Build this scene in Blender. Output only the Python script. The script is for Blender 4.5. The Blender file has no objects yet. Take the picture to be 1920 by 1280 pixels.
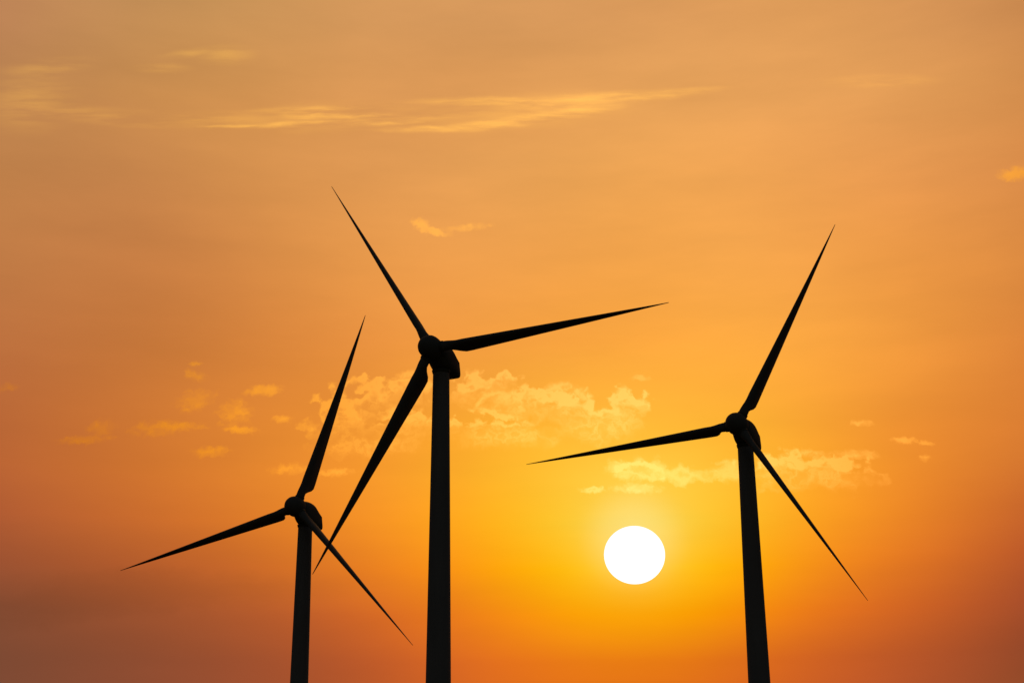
import bpy, bmesh, math, random
from mathutils import Vector, Matrix

R = math.radians
scene = bpy.context.scene
col = scene.collection

# sunset sky measured as azimuth columns x elevation stops (degrees, linear rgb)
AZ=[-25.0, -21.875, -18.75, -15.625, -12.5, -9.375, -6.25, -3.125, 0.0, 3.125, 6.25, 9.375, 12.5, 15.625, 18.75, 21.875, 25.0]
EL=[0.0, 1.8095, 3.619, 5.4286, 7.2381, 9.0476, 10.8571, 12.6667, 14.4762, 16.2857, 18.0952, 19.9048, 21.7143, 23.5238, 25.3333, 27.1429, 28.9524, 30.7619, 32.5714, 34.381, 36.1905, 38.0]
TAB=[[[0.1468,0.0634,0.037],[0.149,0.0639,0.0373],[0.1503,0.0643,0.0376],[0.1542,0.0651,0.0386],[0.1734,0.0639,0.0387],[0.2446,0.066,0.0385],[0.333,0.0768,0.0392],[0.3855,0.0956,0.0404],[0.4063,0.1123,0.0456],[0.4587,0.144,0.0544],[0.5002,0.1786,0.0621],[0.5126,0.2011,0.066],[0.4834,0.199,0.0631],[0.4638,0.2007,0.0664],[0.4708,0.214,0.0848],[0.4708,0.2081,0.0937],[0.4649,0.1926,0.0939],[0.4654,0.1918,0.0935],[0.4722,0.1987,0.0936],[0.4794,0.2085,0.0934],[0.4854,0.2188,0.0931],[0.4906,0.2289,0.0926]],[[0.177,0.0657,0.0358],[0.1792,0.0661,0.0358],[0.1804,0.0662,0.0358],[0.1869,0.0684,0.0364],[0.2097,0.0704,0.0355],[0.3004,0.0788,0.0343],[0.4022,0.0963,0.0351],[0.459,0.1189,0.0364],[0.4635,0.1306,0.0405],[0.4896,0.1517,0.0479],[0.517,0.1774,0.0553],[0.5355,0.2006,0.062],[0.5265,0.2084,0.0647],[0.5146,0.2145,0.0674],[0.5149,0.2272,0.0762],[0.5155,0.236,0.0858],[0.5114,0.2346,0.0934],[0.5108,0.2346,0.0963],[0.5116,0.2353,0.0959],[0.5121,0.2375,0.0952],[0.5144,0.2414,0.0945],[0.5176,0.2457,0.0938]],[[0.209,0.068,0.0343],[0.2122,0.0686,0.0341],[0.2133,0.0686,0.034],[0.2225,0.0706,0.0338],[0.2589,0.0762,0.032],[0.3697,0.0924,0.0301],[0.4791,0.1187,0.0309],[0.5323,0.1429,0.0329],[0.5317,0.1533,0.0368],[0.5269,0.164,0.0429],[0.5325,0.1792,0.0496],[0.5439,0.1967,0.0568],[0.5471,0.2102,0.0637],[0.5481,0.2229,0.0704],[0.547,0.2351,0.0751],[0.5433,0.2462,0.0798],[0.5381,0.2547,0.0901],[0.5365,0.2606,0.0974],[0.539,0.2624,0.0975],[0.5406,0.2628,0.0966],[0.5429,0.2626,0.0959],[0.5461,0.2628,0.0953]],[[0.2465,0.0707,0.0328],[0.249,0.0713,0.0325],[0.2493,0.0711,0.0324],[0.2598,0.073,0.0317],[0.3105,0.0817,0.0291],[0.4441,0.1058,0.0267],[0.5661,0.1425,0.0272],[0.6125,0.1698,0.0299],[0.6091,0.1803,0.034],[0.5793,0.1822,0.0394],[0.5598,0.1866,0.0454],[0.5604,0.1972,0.0527],[0.5687,0.213,0.0613],[0.5822,0.2333,0.0709],[0.5879,0.2496,0.076],[0.5838,0.2609,0.0778],[0.5726,0.272,0.0872],[0.5624,0.2802,0.0968],[0.5631,0.2819,0.0978],[0.5659,0.2814,0.0972],[0.5706,0.2802,0.0972],[0.5757,0.2791,0.0974]],[[0.2975,0.0752,0.0308],[0.2934,0.0751,0.031],[0.2916,0.0749,0.0311],[0.3063,0.0779,0.0304],[0.3762,0.0909,0.0273],[0.5297,0.1247,0.0243],[0.6604,0.1711,0.0241],[0.7033,0.2034,0.028],[0.6996,0.2149,0.033],[0.658,0.2109,0.0383],[0.6281,0.2109,0.0452],[0.6342,0.2255,0.0548],[0.6404,0.2425,0.0637],[0.6421,0.2597,0.0713],[0.642,0.2742,0.0771],[0.6381,0.2835,0.0806],[0.6182,0.2895,0.0881],[0.5929,0.2927,0.0965],[0.5889,0.2934,0.098],[0.5938,0.2942,0.0983],[0.5999,0.2942,0.0992],[0.6042,0.2932,0.1]],[[0.3742,0.0844,0.028],[0.3576,0.0821,0.0287],[0.3513,0.0812,0.029],[0.3738,0.0849,0.0281],[0.4688,0.1045,0.0247],[0.6386,0.1559,0.0211],[0.7665,0.2137,0.0216],[0.8005,0.2471,0.0268],[0.7892,0.2532,0.0324],[0.7458,0.2447,0.0389],[0.716,0.2444,0.0468],[0.7269,0.2667,0.0577],[0.729,0.2847,0.0678],[0.716,0.2941,0.0762],[0.7023,0.301,0.0835],[0.687,0.3034,0.0873],[0.6631,0.3047,0.0932],[0.6369,0.3062,0.101],[0.6314,0.3068,0.1032],[0.633,0.3069,0.103],[0.631,0.3054,0.1027],[0.6285,0.3036,0.1023]],[[0.4841,0.1017,0.0237],[0.4619,0.0955,0.0245],[0.4514,0.0927,0.0247],[0.4828,0.0967,0.0238],[0.6066,0.1265,0.0202],[0.7828,0.2001,0.0166],[0.8868,0.2694,0.0195],[0.9034,0.3006,0.0262],[0.8801,0.2984,0.0313],[0.8365,0.2857,0.0404],[0.8048,0.2832,0.0513],[0.8042,0.304,0.0619],[0.7959,0.3189,0.0724],[0.773,0.3223,0.0824],[0.7473,0.3224,0.0907],[0.7182,0.3161,0.0927],[0.6902,0.3127,0.0969],[0.6668,0.3139,0.1049],[0.6605,0.3147,0.1078],[0.6598,0.3142,0.1071],[0.6541,0.3124,0.1057],[0.6492,0.3109,0.1044]],[[0.6136,0.127,0.0183],[0.6046,0.1192,0.019],[0.5969,0.1146,0.0193],[0.6431,0.1245,0.0178],[0.7928,0.1764,0.0132],[0.9267,0.2659,0.0095],[0.9788,0.3468,0.0134],[0.9822,0.3818,0.0224],[0.9588,0.3712,0.0284],[0.9124,0.3412,0.0397],[0.874,0.3218,0.0539],[0.8628,0.3336,0.0664],[0.8426,0.3422,0.0773],[0.8038,0.3408,0.0856],[0.7655,0.336,0.0921],[0.7323,0.3237,0.0926],[0.7007,0.3154,0.0961],[0.6709,0.314,0.1044],[0.6607,0.3138,0.1077],[0.6623,0.3141,0.1074],[0.6652,0.3152,0.1069],[0.668,0.3165,0.1061]],[[0.725,0.1537,0.0131],[0.7311,0.1494,0.013],[0.7274,0.1436,0.0132],[0.7909,0.1694,0.0111],[0.9482,0.2697,0.0052],[0.9996,0.3889,0.0012],[1.0043,0.474,0.0089],[1.0047,0.4878,0.0218],[0.9912,0.4504,0.0288],[0.9535,0.3946,0.0398],[0.9147,0.3525,0.0516],[0.8919,0.3515,0.0644],[0.8635,0.354,0.0762],[0.8224,0.3531,0.085],[0.7833,0.3485,0.092],[0.7509,0.3343,0.0933],[0.716,0.3221,0.0967],[0.6781,0.3157,0.1042],[0.6642,0.3139,0.1073],[0.6672,0.3148,0.1072],[0.6759,0.3178,0.1071],[0.6849,0.3212,0.107]],[[0.7783,0.1684,0.0104],[0.789,0.1698,0.0094],[0.7846,0.1645,0.0094],[0.8516,0.2139,0.007],[0.9985,0.3882,0.001],[1.0077,0.5705,0.0058],[0.9978,0.6428,0.0388],[0.9987,0.5809,0.0464],[0.9977,0.4901,0.0371],[0.9786,0.4209,0.0426],[0.9488,0.3741,0.0503],[0.914,0.3656,0.0615],[0.8807,0.3636,0.073],[0.8495,0.365,0.0829],[0.8193,0.3642,0.092],[0.7894,0.3553,0.0976],[0.7501,0.3414,0.1021],[0.7038,0.3254,0.106],[0.6877,0.3199,0.1074],[0.6893,0.3205,0.1072],[0.6941,0.3226,0.1071],[0.7002,0.3254,0.107]],[[0.7537,0.1613,0.0114],[0.7629,0.1614,0.0107],[0.7611,0.1563,0.0107],[0.8416,0.2074,0.0067],[1.0028,0.3884,0.0],[1.013,0.5883,0.0071],[0.9971,0.6696,0.0489],[0.9954,0.5967,0.0549],[1.0011,0.4948,0.0399],[0.9954,0.4305,0.0438],[0.9738,0.3908,0.0515],[0.933,0.3788,0.0623],[0.8991,0.3739,0.0729],[0.8757,0.3749,0.0824],[0.852,0.3757,0.0925],[0.8235,0.3729,0.1021],[0.7798,0.3578,0.107],[0.728,0.334,0.107],[0.7125,0.3265,0.1068],[0.7133,0.3271,0.1066],[0.713,0.3278,0.1064],[0.7133,0.3287,0.1062]],[[0.6619,0.1357,0.0152],[0.6561,0.1284,0.0154],[0.6512,0.1225,0.0156],[0.7433,0.1519,0.0115],[0.9407,0.2597,0.0031],[1.009,0.3993,0.0015],[1.0071,0.4907,0.0163],[0.9979,0.4931,0.0288],[0.997,0.4523,0.0338],[1.0014,0.4256,0.0448],[0.9868,0.4053,0.0558],[0.9457,0.391,0.067],[0.9125,0.3821,0.0767],[0.8883,0.378,0.0847],[0.8633,0.3757,0.0938],[0.8338,0.3746,0.1039],[0.7865,0.3588,0.1071],[0.7351,0.3355,0.1049],[0.7238,0.3301,0.1043],[0.7256,0.331,0.1045],[0.7242,0.3306,0.1045],[0.7211,0.3295,0.1045]],[[0.5362,0.1058,0.0197],[0.5267,0.0993,0.0207],[0.5227,0.0969,0.021],[0.6037,0.115,0.0182],[0.7933,0.1718,0.0125],[0.926,0.2592,0.0114],[0.9803,0.3372,0.0152],[0.9774,0.3692,0.0226],[0.9661,0.3697,0.0328],[0.9829,0.3875,0.0462],[0.9762,0.3922,0.0577],[0.9352,0.378,0.067],[0.9002,0.3675,0.0758],[0.8723,0.3617,0.0843],[0.8471,0.3615,0.0937],[0.8205,0.3653,0.1029],[0.7749,0.3511,0.1039],[0.7319,0.3327,0.1012],[0.7267,0.3306,0.1009],[0.7279,0.3309,0.1015],[0.7245,0.3288,0.1018],[0.7194,0.3258,0.1017]],[[0.4079,0.0828,0.0226],[0.4014,0.0801,0.0235],[0.402,0.0797,0.0238],[0.4703,0.0913,0.0219],[0.6281,0.1251,0.0181],[0.7739,0.1843,0.0174],[0.8617,0.2439,0.0204],[0.8877,0.2776,0.0266],[0.8897,0.2948,0.0349],[0.9012,0.3244,0.045],[0.901,0.3386,0.0536],[0.8819,0.3349,0.0609],[0.8539,0.3308,0.0701],[0.8246,0.3285,0.0811],[0.8028,0.3362,0.0911],[0.7816,0.3462,0.0988],[0.7422,0.334,0.0997],[0.7129,0.3214,0.0987],[0.7138,0.3219,0.0987],[0.7146,0.322,0.0989],[0.7114,0.3198,0.0985],[0.7072,0.317,0.0978]],[[0.2975,0.0694,0.0235],[0.2932,0.0694,0.0233],[0.2956,0.0699,0.0232],[0.332,0.0708,0.023],[0.4386,0.086,0.0222],[0.5725,0.1212,0.0215],[0.6656,0.1652,0.0235],[0.7486,0.2163,0.0293],[0.7895,0.2458,0.0355],[0.7815,0.261,0.0417],[0.785,0.276,0.0484],[0.7921,0.2892,0.0561],[0.7805,0.2953,0.0662],[0.7623,0.2992,0.0773],[0.7438,0.3084,0.0848],[0.7216,0.3143,0.0905],[0.6884,0.3032,0.0945],[0.6738,0.2975,0.0966],[0.6784,0.3001,0.0968],[0.6816,0.3018,0.0953],[0.6841,0.3029,0.094],[0.687,0.3041,0.0932]],[[0.2109,0.0639,0.0232],[0.2102,0.064,0.0231],[0.2123,0.0646,0.0229],[0.2059,0.0537,0.0242],[0.2567,0.0516,0.0269],[0.3734,0.0648,0.0263],[0.4809,0.1036,0.0273],[0.6255,0.1715,0.0316],[0.6885,0.2014,0.0354],[0.6711,0.205,0.0389],[0.6839,0.2273,0.0451],[0.7015,0.2501,0.0525],[0.705,0.2593,0.0606],[0.7005,0.2666,0.0688],[0.6784,0.2741,0.0743],[0.6497,0.2736,0.0788],[0.6204,0.2649,0.0831],[0.6155,0.2643,0.0855],[0.6198,0.2665,0.0859],[0.6302,0.272,0.0862],[0.6458,0.2802,0.0874],[0.6634,0.2893,0.0892]],[[0.1392,0.0632,0.0221],[0.1412,0.0601,0.0226],[0.1358,0.0546,0.0235],[0.1152,0.0374,0.0265],[0.139,0.0253,0.0308],[0.2325,0.029,0.031],[0.3585,0.0677,0.0316],[0.5241,0.1317,0.0333],[0.5813,0.1528,0.0344],[0.5633,0.1542,0.0361],[0.583,0.1838,0.0416],[0.6069,0.206,0.0464],[0.6225,0.21,0.0492],[0.6135,0.2143,0.0531],[0.5708,0.2182,0.0579],[0.5281,0.2104,0.0595],[0.5013,0.2023,0.0597],[0.5056,0.2045,0.0603],[0.5315,0.2177,0.0655],[0.5667,0.236,0.0727],[0.6035,0.2553,0.0797],[0.6402,0.2746,0.0862]]]
BANK = [(-7.085, 14.825, 1.749, 1.597, 0.0), (-5.79, 15.538, 1.434, 1.495, 0.0), (-4.361, 15.937, 1.288, 1.028, 0.0), (-4.779, 14.663, 2.092, 1.068, 0.0), (-1.467, 16.003, 1.674, 0.944, 0.0), (-0.348, 16.38, 1.388, 0.601, 0.0), (0.872, 15.45, 2.226, 0.986, 0.0), (2.249, 15.34, 1.666, 1.114, 0.0), (3.746, 14.915, 1.767, 1.027, 0.0), (4.821, 15.391, 1.193, 0.898, 0.0), (-0.689, 14.603, 2.327, 0.599, 0.0), (11.433, 12.975, 2.315, 0.965, 0.0), (13.104, 12.993, 2.285, 0.835, 0.0), (10.38, 13.005, 1.272, 0.631, 10)]
HEADS = [(5.099, 12.688, 1.0, 0.573, 0.0), (2.093, 15.34, 1.111, 0.986, 0.0), (-0.576, 15.245, 0.934, 0.814, 0.0), (-4.361, 15.937, 0.844, 0.942, 0.0), (-6.57, 15.876, 0.661, 0.811, 0.0), (5.088, 15.457, 0.375, 0.385, 0.0), (11.892, 12.949, 1.3, 0.838, 0.0)]
BASES = [(-0.248, 14.322, 2.876, 0.599, 0.0), (3.519, 14.7, 1.987, 0.77, 0.0), (4.518, 14.919, 1.102, 0.855, 0.0), (-5.97, 14.051, 2.842, 0.553, 0.0), (12.573, 12.848, 2.293, 0.543, 0.0), (-7.092, 15.037, 1.094, 1.065, 0.0)]
PUFF = [(5.22, 13.008, 1.741, 0.595, -3), (7.055, 12.843, 1.295, 0.466, 0.0), (8.888, 12.966, 1.027, 0.507, 0.0), (3.234, 12.185, 0.566, 0.191, 0.0)]
WISP = [(-13.065, 16.087, 0.933, 0.505, 10), (-14.459, 15.063, 1.291, 0.376, 0.0), (-13.836, 15.075, 1.466, 0.251, 0.0), (-11.436, 15.497, 0.856, 0.633, 0.0), (-16.622, 15.177, 0.653, 0.414, 0.0), (-17.292, 14.763, 1.414, 0.227, 0.0), (-13.065, 17.052, 0.554, 0.253, -15), (-13.16, 17.518, 0.385, 0.126, 0.0), (-12.301, 14.022, 0.97, 0.252, 0.0), (-8.458, 14.886, 0.521, 0.212, 0.0), (-20.278, 16.921, 0.474, 0.225, 0.0), (-2.009, 22.72, 1.484, 0.192, 5), (5.085, 12.285, 1.214, 0.276, 0.0), (14.206, 15.054, 0.541, 0.167, 0.0), (13.896, 13.835, 1.078, 0.23, 0.0), (16.546, 13.805, 0.242, 0.165, 0.0), (5.354, 16.678, 0.533, 0.15, 0.0), (-9.076, 13.195, 0.943, 0.296, 0.0), (-7.242, 13.026, 0.951, 0.212, 0.0)]
BRIGHT = [(-10.301, 16.364, 0.867, 0.276, 0.0), (-11.143, 14.833, 0.855, 0.19, -6), (-9.489, 15.216, 0.519, 0.17, 0.0), (-3.863, 22.801, 0.601, 0.341, -30), (-3.397, 22.605, 0.786, 0.192, -14), (21.227, 24.847, 0.856, 0.324, 8), (15.839, 14.453, 0.531, 0.166, 0.0), (16.6, 14.363, 0.364, 0.124, 0.0)]
CIRRUS = [(-1.363, 27.726, 4.067, 0.23, 0.0), (4.137, 27.797, 5.476, 0.333, 3), (7.465, 28.006, 2.591, 0.207, 4), (-3.734, 26.631, 2.842, 0.189, 0.0), (-0.648, 26.842, 3.57, 0.273, 5), (2.215, 27.202, 3.572, 0.314, 7), (-7.288, 27.22, 3.524, 0.271, 0.0), (-12.126, 26.819, 1.822, 0.083, 0.0), (-9.374, 26.901, 2.784, 0.166, 3), (-5.397, 26.998, 3.544, 0.251, 3), (-8.467, 27.415, 3.509, 0.208, 0.0)]
VEIL = [(-12.658, 29.574, 1.731, 0.529, 0.0), (-12.597, 27.071, 5.91, 0.496, 0.0), (-18.587, 27.321, 5.587, 0.446, -3), (0.547, 27.296, 7.16, 1.005, 4), (-7.988, 27.141, 6.085, 0.833, 3), (-14.153, 29.637, 1.825, 0.243, 5), (-20.061, 29.078, 2.775, 0.48, 6), (-20.658, 27.838, 2.522, 1.605, 0.0), (-17.483, 27.068, 3.476, 0.244, -6), (-15.463, 29.071, 1.797, 0.243, 0.0), (16.215, 28.376, 3.097, 0.366, 0.0)]
MURK = [(-16.869, 8.731, 10.582, 1.207, 0.0)]


SUN_AZ, SUN_EL = 4.879, 9.552

# ------------------------------------------------------------------ helpers
def tag(o, label=None, cat=None, group=None, kind=None):
    if label: o['label'] = label
    if cat: o['category'] = cat
    if group: o['group'] = group
    if kind: o['kind'] = kind
    return o

def link(name, bm, mat, parent=None, smooth=True, sharp=35):
    bmesh.ops.recalc_face_normals(bm, faces=bm.faces)
    me = bpy.data.meshes.new(name)
    bm.to_mesh(me); bm.free()
    for p in me.polygons: p.use_smooth = smooth
    if smooth: me.set_sharp_from_angle(angle=R(sharp))
    me.materials.append(mat)
    o = bpy.data.objects.new(name, me)
    col.objects.link(o)
    if parent: o.parent = parent
    return o

def loft(bm, rings, cap0=True, cap1=True):
    vs = [[bm.verts.new(p) for p in ring] for ring in rings]
    n = len(vs[0])
    for a, b in zip(vs, vs[1:]):
        for i in range(n):
            bm.faces.new((a[i], a[(i+1) % n], b[(i+1) % n], b[i]))
    if cap0: bm.faces.new(list(reversed(vs[0])))
    if cap1: bm.faces.new(vs[-1])

def pos(t, pts):
    """smooth (catmull-rom) interpolation through (t, a, b, ...) rows"""
    for i in range(len(pts)-1):
        if t <= pts[i+1][0] or i == len(pts)-2:
            p1, p2 = pts[i], pts[i+1]
            p0 = pts[i-1] if i else p1
            p3 = pts[i+2] if i+2 < len(pts) else p2
            f = min(max((t-p1[0])/(p2[0]-p1[0]), 0), 1)
            out = []
            for k in range(1, len(p1)):
                m1 = (p2[k]-p0[k])/(p2[0]-p0[0])*(p2[0]-p1[0])
                m2 = (p3[k]-p1[k])/(p3[0]-p1[0])*(p2[0]-p1[0])
                f2, f3 = f*f, f*f*f
                out.append((2*f3-3*f2+1)*p1[k]+(f3-2*f2+f)*m1+(3*f2-2*f3)*p2[k]+(f3-f2)*m2)
            return out

# ------------------------------------------------------------------ materials
def principled(name):
    m = bpy.data.materials.new(name); m.use_nodes = True
    return m, m.node_tree, m.node_tree.nodes['Principled BSDF']

def paint(name, base, rough=0.75, scale=0.6):
    m, nt, b = principled(name)
    tc = nt.nodes.new('ShaderNodeTexCoord')
    mp = nt.nodes.new('ShaderNodeMapping'); mp.inputs['Scale'].default_value = (1, 1, 0.15)
    no = nt.nodes.new('ShaderNodeTexNoise'); no.inputs['Scale'].default_value = scale; no.inputs['Detail'].default_value = 6
    rp = nt.nodes.new('ShaderNodeValToRGB')
    rp.color_ramp.elements[0].position = 0.3; rp.color_ramp.elements[1].position = 0.75
    rp.color_ramp.elements[0].color = tuple(c*0.82 for c in base)+(1,)
    rp.color_ramp.elements[1].color = tuple(base)+(1,)
    nt.links.new(tc.outputs['Object'], mp.inputs['Vector']); nt.links.new(mp.outputs[0], no.inputs['Vector'])
    nt.links.new(no.outputs['Fac'], rp.inputs['Fac']); nt.links.new(rp.outputs['Color'], b.inputs['Base Color'])
    b.inputs['Roughness'].default_value = rough
    b.inputs['Specular IOR Level'].default_value = 0.12
    return m

TOWER = paint('tower_paint', (0.175, 0.170, 0.222))
SHELL = paint('shell_paint', (0.10, 0.100, 0.122), scale=0.9)
BLADE = paint('blade_paint', (0.12, 0.119, 0.148), scale=0.5)
STEEL = paint('dark_steel', (0.08, 0.082, 0.09), rough=0.6, scale=3)

# ------------------------------------------------------------------ turbine meshes (one model, shared)
H, TILT, OVER = 72.0, R(8), 3.3          # hub height, rotor tilt, rotor overhang
REAR = Vector((0, math.cos(TILT), -math.sin(TILT)))
UP = Vector((0, math.sin(TILT), math.cos(TILT)))
SIDE = Vector((1, 0, 0))
HUB = Vector((0, -OVER, H))

def tower_bm():
    bm = bmesh.new()
    top = H-2.75
    rings = []
    zs = [0, 0.25, 0.2501] + [top*i/24 for i in range(1, 25)]
    for z in zs:
        r = 2.15-(2.15-1.325)*z/top
        if z <= 0.25: r += 0.22
        rings.append([(r*math.cos(2*math.pi*i/64), r*math.sin(2*math.pi*i/64), z) for i in range(64)])
    loft(bm, rings)
    return bm

def ring_bm(z0, z1, r0, r1):
    bm = bmesh.new()
    prof = [(r0-.05, z0), (r0, z0+.05), (r1, z1-.05), (r1-.05, z1)]
    loft(bm, [[(r*math.cos(2*math.pi*i/48), r*math.sin(2*math.pi*i/48), z) for i in range(48)] for r, z in prof])
    return bm

def nacelle_bm():
    bm = bmesh.new()
    # distance behind the rotor plane: half width, top, bottom, squareness
    st = NACELLE
    rings = []
    n = 48
    ts = [0.75+ (st[-1][0]-0.75)*i/40 for i in range(41)]
    for t in ts:
        w, tp, bt, e = pos(t, st)
        ring = []
        for i in range(n):
            a = 2*math.pi*i/n
            c, s = math.cos(a), math.sin(a)
            ee = e if s < 0 else min(e, 2.6)
            x = w*math.copysign(abs(c)**(2/ee), c)
            y = math.copysign(abs(s)**(2/ee), s)*(tp if s > 0 else bt)
            k = min(max((t-3.4)/3.2, 0), 1); k = k*k*(3-2*k)
            ring.append(HUB+REAR*(t-k*0.36*(y+1.7))+SIDE*x+UP*y)
        rings.append(ring)
    loft(bm, rings)
    return bm

NACELLE = [(0.75, 1.30, 1.35, 1.35, 2.0),
           (1.5, 1.60, 1.66, 1.75, 2.3),
           (2.4, 1.76, 1.88, 2.30, 2.8),
           (3.4, 1.84, 1.95, 2.50, 3.4),
           (4.6, 1.86, 1.78, 2.48, 4.0),
           (5.6, 1.84, 1.32, 2.44, 5.0),
           (6.4, 1.78, 0.70, 2.40, 6.5),
           (7.0, 1.72, 0.10, 2.36, 8.0)]

def hub_bm():
    bm = bmesh.new()
    prof = [(0.74, 1.2), (0.72, 1.60), (0.55, 1.80), (0.0, 1.88), (-0.7, 1.88), (-1.2, 1.80), (-1.7, 1.58), (-2.15, 1.24), (-2.5, 0.84), (-2.72, 0.42), (-2.80, 0.05)]
    loft(bm, [[HUB+REAR*t+SIDE*(r*math.cos(2*math.pi*i/48))+UP*(r*math.sin(2*math.pi*i/48)) for i in range(48)] for t, r in prof])
    return bm

SPAN = 40.0
def blade_bm():
    """span +z, trailing edge +x, thickness y"""
    bm = bmesh.new()
    rows = [(1.2, .80, .80, 1.60, 0), (2.5, .80, .80, 1.60, 0), (3.0, .82, 1.02, 1.50, .3), (3.5, .84, 1.75, 1.36, .65), (4.1, .84, 2.75, 1.20, .9), (4.7, .83, 3.20, 1.10, 1.0)]
    n = 28
    rings = []
    rs = [r[0] for r in rows] + [4.7+(SPAN-4.7)*(i/34) for i in range(1, 35)]
    for r in rs:
        if r <= 4.7:
            le, te, th, k = [x for x in next(q for q in rows if q[0] == r)[1:]]
        else:
            f = 1-(r-4.7)/(SPAN-4.7)
            le = 0.83*f**0.95+0.05
            te = 3.20*f**0.95+0.08
            th = 1.10*f**1.05+0.08
            k = 1
        c = le+te
        ring = []
        for i in range(n):
            a = 2*math.pi*i/n
            u = 0.5*(1+math.cos(a))           # 1 at trailing edge, 0 at leading edge
            x = -le+c*u
            ye = 0.5*th*math.sin(a)           # ellipse / circle
            ya = math.copysign(1, math.sin(a))*th*1.0*(1.4845*math.sqrt(max(u, 0))-.63*u-1.758*u*u+1.4215*u**3-.518*u**4)
            if abs(math.sin(a)) < 1e-6: ya = 0
            ring.append((x, ye*(1-k)+ya*k, r))
        rings.append(ring)
    loft(bm, rings)
    return bm

def collar_bm():
    bm = bmesh.new()
    prof = [(.80, 1.62), (.90, 1.66), (.92, 1.9), (.90, 2.14), (.81, 2.18)]
    loft(bm, [[(r*math.cos(2*math.pi*i/40), r*math.sin(2*math.pi*i/40), z) for i in range(40)] for r, z in prof])
    return bm

# ------------------------------------------------------------------ the three turbines
# hub position, yaw, and for each blade (forward flex, clock angle) as it stands stopped
TURBINES = [
    ((-12.90, 216.64, 71.59), -26.0, ((3.53, 57.16, 40.0), (-1.08, 177.57, 40.0), (-1.91, -62.08, 40.0)),
     'tallest black wind turbine, standing between the other two with the highest hub'),
    ((38.53, 235.96, 63.73), -29.0, ((-0.7, 117.06, 40.0), (5.0, -123.6, 40.0), (3.05, -4.30, 40.0)),
     'black wind turbine to the right of the sun, its tower passing beside the disc'),
    ((-40.88, 264.45, 55.77), -25.0, ((0.54, 105.93, 40.0), (2.18, -135.5, 40.0), (1.43, -13.94, 40.0)),
     'smallest black wind turbine with the lowest hub, its blade crossing a neighbouring blade tip'),
]
GROUP = 'wind turbines silhouetted against the sunset'
bases = []

proto_meshes = {}
def part(name, maker, mat, parent, first_parent_matrix=None):
    if name not in proto_meshes:
        o = link(name, maker(), mat, parent)
        proto_meshes[name] = o
        return o
    o = proto_meshes[name].copy(); col.objects.link(o); o.parent = parent
    return o

for hub, yaw, blades, label in TURBINES:
    yaw = R(yaw)
    rz = Matrix.Rotation(yaw, 4, 'Z')
    base = Vector(hub)-rz @ HUB
    bases.append(base)
    root = bpy.data.objects.new('wind_turbine', None); col.objects.link(root)
    root.location = base; root.rotation_euler = (0, 0, yaw)
    tag(root, label, 'wind turbine', GROUP)
    part('tower', tower_bm, TOWER, root)
    part('yaw_ring', lambda: ring_bm(H-3.35, H-2.8, 1.42, 1.52), STEEL, root)
    part('nacelle', nacelle_bm, SHELL, root)
    part('hub', hub_bm, SHELL, root)
    front = -REAR
    s = SIDE*-1; u = UP                      # clock angle runs from screen-left over the top
    for cone, ang, length in blades:
        cone, ang = R(cone), R(ang)
        d = (s*math.cos(ang)+u*math.sin(ang))*math.cos(cone)+front*math.sin(cone)
        d.normalize()
        chord = (REAR-d*REAR.dot(d)).normalized()
        y = d.cross(chord)
        m = Matrix((chord, y, d)).transposed().to_4x4()
        m.translation = HUB
        b = part('blade', blade_bm, BLADE, root)
        b.matrix_local = m @ Matrix.Diagonal((1, 1, length/SPAN, 1))
        part('root_collar', collar_bm, STEEL, b)

# ------------------------------------------------------------------ ground
def ground_height(x, y):
    d = math.hypot(x, y)
    num, den = 0.0, 0.0
    for px, py, pz in [(0, 0, 0)]+[tuple(b) for b in bases]:
        w = 1/((x-px)**2+(y-py)**2+4.0)**1.5
        num += w*pz; den += w
    far = 1/(400.0**2)**1.5
    return (num + far*-9.0)/(den+far)

def ground():
    bm = bmesh.new()
    radii = [0.0]+[3*1.13**i for i in range(76)]
    n = 144
    c = bm.verts.new((0, 0, 0)); prev = None
    for r in radii[1:]:
        ring = []
        for i in range(n):
            a = 2*math.pi*i/n
            x, y = r*math.cos(a), r*math.sin(a)
            ring.append(bm.verts.new((x, y, ground_height(x, y))))
        for i in range(n):
            j = (i+1) % n
            if prev is None: bm.faces.new((c, ring[i], ring[j]))
            else: bm.faces.new((prev[i], ring[i], ring[j], prev[j]))
        prev = ring
    m, nt, b = principled('dry_grass')
    tc = nt.nodes.new('ShaderNodeTexCoord')
    no = nt.nodes.new('ShaderNodeTexNoise'); no.inputs['Scale'].default_value = 0.35; no.inputs['Detail'].default_value = 10
    rp = nt.nodes.new('ShaderNodeValToRGB')
    rp.color_ramp.elements[0].color = (0.022, 0.030, 0.010, 1); rp.color_ramp.elements[1].color = (0.075, 0.065, 0.030, 1)
    bp = nt.nodes.new('ShaderNodeBump'); bp.inputs['Strength'].default_value = 0.6
    nt.links.new(tc.outputs['Object'], no.inputs['Vector']); nt.links.new(no.outputs['Fac'], rp.inputs['Fac'])
    nt.links.new(rp.outputs['Color'], b.inputs['Base Color']); nt.links.new(no.outputs['Fac'], bp.inputs['Height'])
    nt.links.new(bp.outputs['Normal'], b.inputs['Normal'])
    b.inputs['Roughness'].default_value = 1.0; b.inputs['Specular IOR Level'].default_value = 0.0
    return tag(link('ground', bm, m), kind='structure')
ground()

# ------------------------------------------------------------------ sun
def sky_dir(az, el):
    az, el = R(az), R(el)
    return Vector((math.sin(az)*math.cos(el), math.cos(az)*math.cos(el), math.sin(el)))

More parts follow.
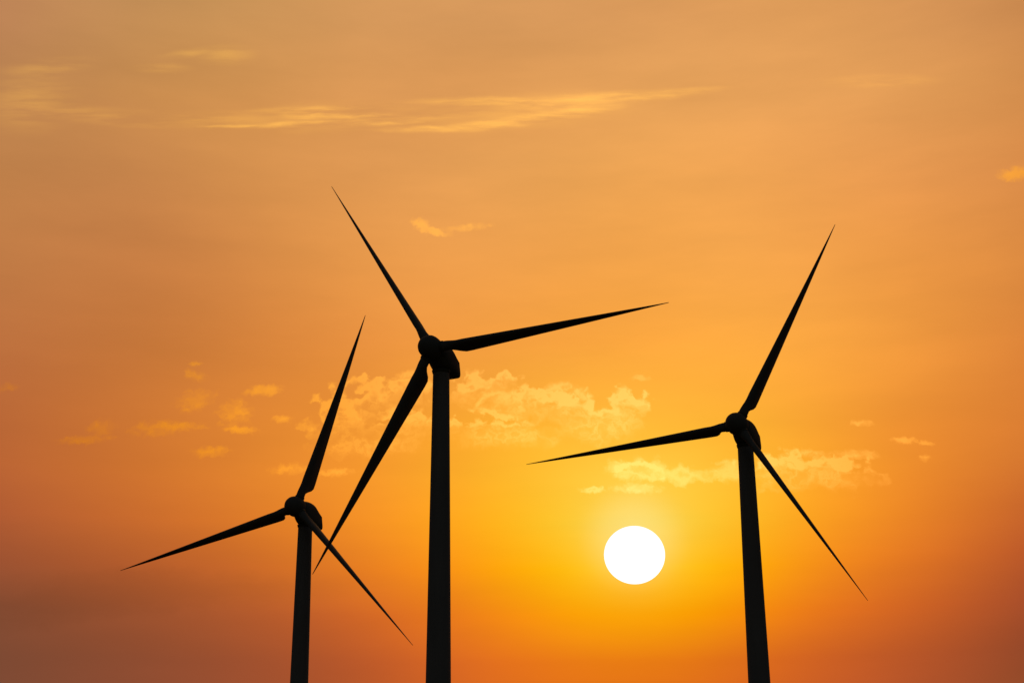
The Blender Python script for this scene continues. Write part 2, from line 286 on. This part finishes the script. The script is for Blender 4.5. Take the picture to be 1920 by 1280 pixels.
def sun_disc():
    D = 20000.0
    bm = bmesh.new()
    bmesh.ops.create_uvsphere(bm, u_segments=96, v_segments=64, radius=D*math.sin(R(1.208)))
    for v in bm.verts: v.co.z *= 0.945            # flattened by the thick air near the horizon
    m = bpy.data.materials.new('sun_light'); m.use_nodes = True
    nt = m.node_tree; nt.nodes.clear()
    em = nt.nodes.new('ShaderNodeEmission'); out = nt.nodes.new('ShaderNodeOutputMaterial')
    em.inputs['Color'].default_value = (1, 0.98, 0.92, 1); em.inputs['Strength'].default_value = 1.25
    nt.links.new(em.outputs[0], out.inputs[0])
    m.cycles.emission_sampling = 'NONE'
    o = link('sun', bm, m)
    o.location = sky_dir(SUN_AZ, SUN_EL)*D
    return tag(o, 'round white glowing sun disc, slightly flattened, low in the yellow sky', 'sun')
sun_disc()

lamp = bpy.data.lights.new('sunlight', 'SUN')
lamp.energy = 0.6; lamp.angle = R(10); lamp.color = (1.0, 0.62, 0.28)   # seen through the bright aureole round the disc
lo = bpy.data.objects.new('sunlight', lamp); col.objects.link(lo)
lo.rotation_euler = sky_dir(SUN_AZ, SUN_EL).to_track_quat('Z', 'Y').to_euler()

# ------------------------------------------------------------------ sky
world = bpy.data.worlds.new('World'); scene.world = world
world.use_nodes = True
nt = world.node_tree; nt.nodes.clear()
N = nt.nodes; L = nt.links.new

def put(sock, v):
    if isinstance(v, bpy.types.NodeSocket): L(v, sock)
    elif isinstance(v, (tuple, list)) and len(v) == 3 and sock.type == 'RGBA': sock.default_value = tuple(v)+(1,)
    else: sock.default_value = v

def M(op, a, b=0.0, c=0.0, clamp=False):
    n = N.new('ShaderNodeMath'); n.operation = op; n.use_clamp = clamp
    put(n.inputs[0], a); put(n.inputs[1], b)
    if op in ('MULTIPLY_ADD', 'SMOOTH_MAX', 'SMOOTH_MIN', 'COMPARE'): put(n.inputs[2], c)
    return n.outputs[0]

def V(op, a, b=(0, 0, 0)):
    n = N.new('ShaderNodeVectorMath'); n.operation = op
    put(n.inputs[0], a)
    if op == 'SCALE': put(n.inputs['Scale'], b)
    elif op not in ('LENGTH', 'NORMALIZE'): put(n.inputs[1], b)
    return n.outputs['Value'] if op in ('LENGTH', 'DOT_PRODUCT', 'DISTANCE') else n.outputs[0]

def smooth(x, a, b):
    n = N.new('ShaderNodeMapRange'); n.interpolation_type = 'SMOOTHSTEP'
    put(n.inputs['Value'], x); n.inputs['From Min'].default_value = a; n.inputs['From Max'].default_value = b
    return n.outputs[0]

def mixc(f, a, b):
    n = N.new('ShaderNodeMix'); n.data_type = 'RGBA'
    put(n.inputs[0], f); put(n.inputs[6], a); put(n.inputs[7], b)
    return n.outputs[2]

def fbm(vec, scale, detail=6, rough=0.55, dist=0.0, lac=2.0):
    n = N.new('ShaderNodeTexNoise'); n.noise_dimensions = '2D'
    put(n.inputs['Vector'], vec)
    n.inputs['Scale'].default_value = scale; n.inputs['Detail'].default_value = detail
    n.inputs['Roughness'].default_value = rough; n.inputs['Distortion'].default_value = dist; n.inputs['Lacunarity'].default_value = lac
    return n.outputs['Fac'], n.outputs['Color']

def mapping(vec, loc=(0, 0, 0), rot=0.0, scale=(1, 1, 1), kind='POINT'):
    n = N.new('ShaderNodeMapping'); n.vector_type = kind
    put(n.inputs['Vector'], vec)
    n.inputs['Location'].default_value = loc; n.inputs['Rotation'].default_value = (0, 0, R(rot)); n.inputs['Scale'].default_value = scale
    return n.outputs[0]

tc = N.new('ShaderNodeTexCoord')
direction = V('NORMALIZE', tc.outputs['Generated'])
sp = N.new('ShaderNodeSeparateXYZ'); L(direction, sp.inputs[0])
az = M('MULTIPLY', M('ARCTAN2', sp.outputs['X'], sp.outputs['Y']), 180/math.pi)
el = M('MULTIPLY', M('ARCSINE', sp.outputs['Z']), 180/math.pi)
cb = N.new('ShaderNodeCombineXYZ'); L(az, cb.inputs[0]); L(el, cb.inputs[1])
P = cb.outputs[0]
cb2 = N.new('ShaderNodeCombineXYZ'); L(az, cb2.inputs[0])
L(M('ADD', el, M('MULTIPLY', M('MULTIPLY', az, az), 0.0036)), cb2.inputs[1])   # great-circle lines, along which the cloud layers lie
PC = cb2.outputs[0]

# base: blend of azimuth columns
SIG = 2.6
el01 = M('DIVIDE', M('SUBTRACT', el, EL[0]), EL[-1]-EL[0], clamp=True)
acc = None; wsum = None
azc = M('MINIMUM', M('MAXIMUM', az, AZ[0]), AZ[-1])
for a, column in zip(AZ, TAB):
    rp = N.new('ShaderNodeValToRGB'); L(el01, rp.inputs['Fac'])
    cr = rp.color_ramp; cr.interpolation = 'LINEAR'
    cr.elements[0].position = 0.0; cr.elements[-1].position = 1.0
    for i in range(1, len(EL)-1): cr.elements.new(i/(len(EL)-1))
    for i, c in enumerate(column): cr.elements[i].color = tuple(c)+(1,)
    d = M('DIVIDE', M('SUBTRACT', azc, a), SIG)
    w = M('EXPONENT', M('MULTIPLY', M('MULTIPLY', d, d), -1.0))
    mx = N.new('ShaderNodeMix'); mx.data_type = 'RGBA'; mx.blend_type = 'ADD'
    put(mx.inputs[0], w); put(mx.inputs[6], (0.0, 0.0, 0.0) if acc is None else acc); L(rp.outputs['Color'], mx.inputs[7])
    acc = mx.outputs[2]
    wsum = w if wsum is None else M('ADD', wsum, w)
base = V('SCALE', acc, M('DIVIDE', 1.0, wsum))

# aureole right at the disc
ang = M('MULTIPLY', M('ARCCOSINE', V('DOT_PRODUCT', direction, tuple(sky_dir(SUN_AZ, SUN_EL)))), 180/math.pi)
ang_up = M('MULTIPLY', M('ARCCOSINE', V('DOT_PRODUCT', direction, tuple(sky_dir(SUN_AZ, SUN_EL+0.7)))), 180/math.pi)
halo = M('EXPONENT', M('MULTIPLY', M('POWER', M('DIVIDE', ang_up, 1.55), 2.0), -1.0))
base = V('ADD', base, V('SCALE', (0.02, 0.085, 0.115), halo))

base = V('ADD', base, V('SCALE', (0.0, 0.03, 0.03), smooth(ang_up, 2.4, 1.0)))

# faint large-scale unevenness of the haze
f1, _ = fbm(mapping(P, (6, 1, 0), -28.0, (0.16, 0.7, 1)), 1.0, 6, 0.6)
f0, _ = fbm(mapping(P, scale=(0.10, 0.45, 1)), 1.0, 5, 0.5)
base = V('SCALE', base, M('ADD', M('MULTIPLY_ADD', M('SUBTRACT', f0, 0.5), 0.16, 1.0), M('MULTIPLY', M('SUBTRACT', f1, 0.5), M('MULTIPLY', smooth(el, 12.0, 22.0), 0.11))))

def masks(vec, ells, soft=1.0):
    out = None
    for a, e, rx, ry, rot in ells:
        d = V('SUBTRACT', vec, (a, e, 0))
        if rot == 0:
            r = V('LENGTH', V('MULTIPLY', d, (1/rx, 1/ry, 0)))
        else:
            c, sn = math.cos(R(rot)), math.sin(R(rot))
            u = V('DOT_PRODUCT', d, (c/rx, sn/rx, 0)); v = V('DOT_PRODUCT', d, (-sn/ry, c/ry, 0))
            r = M('SQRT', M('MULTIPLY_ADD', u, u, M('MULTIPLY', v, v)))
        m = M('SUBTRACT', 1.0, r)
        out = m if out is None else M('MAXIMUM', out, m)
    return out

sunprox = M('EXPONENT', M('MULTIPLY', ang, -0.10))     # how strongly the clouds are lit from behind

# turbulence shared by the cloud layers
_, wc = fbm(PC, 1.1, 3, 0.55)
warp = V('MULTIPLY', V('SUBTRACT', wc, (0.5, 0.5, 0.5)), (0.8, 0.55, 0))
PW = V('ADD', PC, warp)
_, wc2 = fbm(PC, 4.2, 3, 0.52)
warp2 = V('MULTIPLY', V('SUBTRACT', wc2, (0.5, 0.5, 0.5)), (0.32, 0.24, 0))
PW2 = V('ADD', PC, warp2)
PB = V('ADD', PW, V('MULTIPLY', warp2, (0.6, 0.6, 0)))

def ridge(f):
    return M('SUBTRACT', 1.0, M('ABSOLUTE', M('MULTIPLY_ADD', f, 2.0, -1.0)))

n1, _ = fbm(mapping(PB, scale=(0.9, 1.25, 1)), 1.0, 6, 0.53)
vo = N.new('ShaderNodeTexVoronoi'); vo.voronoi_dimensions = '2D'; vo.feature = 'SMOOTH_F1'; L(mapping(PW2, scale=(1, 1.3, 1)), vo.inputs['Vector'])
vo.inputs['Scale'].default_value = 1.35; vo.inputs['Detail'].default_value = 2.0; vo.inputs['Roughness'].default_value = 0.4
vo.inputs['Smoothness'].default_value = 0.5
puffy = M('SUBTRACT', 0.42, vo.outputs['Distance'])
n3, _ = fbm(mapping(PB, (3, 7, 0), scale=(1.1, 1.5, 1)), 1.3, 6, 0.62)

# heaped cloud banks: bright fuzzy rims towards the top, bodies little brighter than the sky, bases melting away
mb = masks(PW, BANK)
mlow = masks(V('ADD', PW, (0.0, -0.40, 0.0)), BANK)
top = smooth(M('SUBTRACT', mlow, mb), -0.22, 0.22)
db = M('ADD', M('ADD', M('MULTIPLY', mb, 0.9), M('MULTIPLY', M('SUBTRACT', n1, 0.5), 1.3)), M('MULTIPLY', puffy, 0.65))
crisp = smooth(db, -0.02, 0.30)
soft = smooth(db, 0.0, 0.95)
cover = M('ADD', M('MULTIPLY', crisp, top), M('MULTIPLY', soft, M('SUBTRACT', 1.0, top)))
rim = M('MULTIPLY', M('MULTIPLY', crisp, M('SUBTRACT', 1.0, smooth(db, 0.20, 0.75))), M('MULTIPLY_ADD', top, 0.9, 0.1))
curls = M('POWER', ridge(n3), 5.0)
lit_b = M('ADD', M('MULTIPLY', rim, 0.92), M('MULTIPLY', cover, M('MULTIPLY_ADD', curls, 0.66, 0.06)))
lit_b = M('MULTIPLY', lit_b, smooth(mb, -0.3, 0.15))


# thin lit outlines of the heads that the sun stands behind
PR = V('ADD', PC, V('ADD', V('MULTIPLY', warp, (0.35, 0.35, 0)), warp2))
rims = None
for a, e, rx, ry, rot in HEADS:
    d = V('MULTIPLY', V('SUBTRACT', PR, (a, e, 0)), (1/rx, 1/ry, 0))
    r = V('LENGTH', d)
    arc = M('MULTIPLY', smooth(M('ABSOLUTE', M('SUBTRACT', r, 1.0)), 0.26, 0.0), smooth(V('DOT_PRODUCT', d, (0.10, 1, 0)), -0.35, 0.35))
    rims = arc if rims is None else M('MAXIMUM', rims, arc)
lit_b = M('MAXIMUM', lit_b, M('MULTIPLY', rims, M('MULTIPLY_ADD', smooth(n3, 0.33, 0.60), 0.80, 0.15)))

# veils of brighter cloud along the bases
mbase = masks(PB, BASES)
lit_b = M('MAXIMUM', lit_b, M('MULTIPLY', smooth(M('ADD', mbase, M('MULTIPLY', M('SUBTRACT', n1, 0.5), 0.8)), 0.0, 0.8), M('MULTIPLY_ADD', curls, 0.62, 0.14)))

# bright small cumulus above the sun
mp_ = masks(PW2, PUFF)
dp = M('ADD', M('ADD', mp_, M('MULTIPLY', M('SUBTRACT', n3, 0.5), 1.1)), M('MULTIPLY', puffy, 0.45))
rp_ = M('MULTIPLY', smooth(dp, -0.08, 0.55), M('SUBTRACT', 1.0, M('MULTIPLY', smooth(dp, 0.50, 0.95), 0.6)))
lit_p = M('MULTIPLY', M('MULTIPLY', rp_, smooth(mp_, -0.4, 0.0)), 0.80)

# scattered wisps
mw = masks(V('ADD', PC, V('MULTIPLY', warp2, (1.2, 0.9, 0))), WISP)
n4, _ = fbm(mapping(PW2, (11, 2, 0), scale=(1.6, 2.6, 1)), 1.5, 5, 0.6)
dw = M('ADD', mw, M('MULTIPLY', M('SUBTRACT', n4, 0.5), 1.5))
lit_w = M('MULTIPLY', M('MULTIPLY', smooth(dw, -0.1, 0.95), smooth(mw, -0.35, 0.25)), M('MULTIPLY', M('MULTIPLY_ADD', smooth(n3, 0.35, 0.7), 0.5, 0.5), M('MULTIPLY_ADD', smooth(az, -20.0, -9.0), 0.55, 0.45)))
mw2 = masks(V('ADD', PC, V('MULTIPLY', warp2, (1.2, 0.9, 0))), BRIGHT)
dw2 = M('ADD', mw2, M('MULTIPLY', M('SUBTRACT', n4, 0.5), 0.9))
lit_w = M('MAXIMUM', lit_w, M('MULTIPLY', smooth(dw2, -0.08, 0.72), M('MULTIPLY_ADD', smooth(n3, 0.3, 0.7), 0.35, 0.70)))

# high streaks of ice cloud
PI_ = V('ADD', PC, V('MULTIPLY', warp, (0.5, 0.16, 0)))
mc = masks(PI_, CIRRUS)
n5, _ = fbm(mapping(PI_, (5, 5, 0), -4.0, (0.20, 2.0, 1)), 1.0, 6, 0.62)
n6, _ = fbm(mapping(PI_, (3, 8, 0), -5.0, (0.5, 7.0, 1)), 1.0, 3, 0.6)
lit_c = M('MULTIPLY', smooth(mc, -0.05, 0.75), M('MULTIPLY', smooth(n5, 0.24, 0.72), M('MULTIPLY_ADD', n6, 0.9, 0.45)))
mv = masks(PI_, VEIL)
lit_c = M('ADD', lit_c, M('MULTIPLY', M('MULTIPLY', smooth(mv, 0.0, 1.0), smooth(n5, 0.28, 0.68)), 0.55))

# duller bank low on the left
mm = masks(PW, MURK)
n7, _ = fbm(mapping(PW, (2, 4, 0), 0, (0.12, 0.9, 1)), 1.0, 5, 0.55)
dull = M('MULTIPLY', smooth(M('ADD', mm, M('MULTIPLY', M('SUBTRACT', n7, 0.5), 0.9)), -0.1, 0.9), 0.11)
skyc = V('SCALE', base, M('SUBTRACT', 1.0, dull))

lit = M('ADD', M('ADD', lit_b, lit_w), lit_p, clamp=True)
glow_col = V('ADD', V('SCALE', (0.10, 0.25, 0.24), sunprox), (0.20, 0.055, -0.055))
skyc = V('ADD', skyc, V('SCALE', glow_col, lit))
skyc = V('ADD', skyc, V('SCALE', (0.25, 0.142, 0.010), lit_c))
skyc = V('MAXIMUM', skyc, (0, 0, 0))

# the rest of the dome: clear dusk sky
ns = N.new('ShaderNodeTexSky'); ns.sky_type = 'NISHITA'; ns.sun_disc = False
ns.sun_elevation = R(SUN_EL); ns.sun_rotation = R(SUN_AZ); ns.air_density = 2.0; ns.dust_density = 4.0
dusk = V('SCALE', ns.outputs['Color'], 0.026)
off = M('MULTIPLY', M('ARCCOSINE', V('DOT_PRODUCT', direction, tuple(sky_dir(0, 15)))), 180/math.pi)
band = smooth(off, 62.0, 30.0)
final = mixc(band, dusk, skyc)
bg = N.new('ShaderNodeBackground'); L(final, bg.inputs['Color']); bg.inputs['Strength'].default_value = 1.0
wo = N.new('ShaderNodeOutputWorld'); L(bg.outputs[0], wo.inputs[0])
world.cycles.sampling_method = 'MANUAL'; world.cycles.sample_map_resolution = 512

# ------------------------------------------------------------------ camera
cam = bpy.data.cameras.new('camera'); co = bpy.data.objects.new('camera', cam); col.objects.link(co)
cam.lens = 50; cam.sensor_width = 36; cam.clip_start = 0.1; cam.clip_end = 100000
th, ph = R(18.139), R(0.387)
F = Vector((0, math.cos(th), math.sin(th))); X = Vector((1, 0, 0)); U = Vector((0, -math.sin(th), math.cos(th)))
X2 = X*math.cos(ph)-U*math.sin(ph); U2 = U*math.cos(ph)+X*math.sin(ph)
mt = Matrix((X2, U2, -F)).transposed().to_4x4(); mt.translation = (0, 0, 1.7)
co.matrix_world = mt
scene.camera = co

scene.view_settings.view_transform = 'Standard'; scene.view_settings.look = 'None'
scene.view_settings.exposure = 0; scene.view_settings.gamma = 1; scene.view_settings.use_curve_mapping = False
scene.cycles.max_bounces = 4
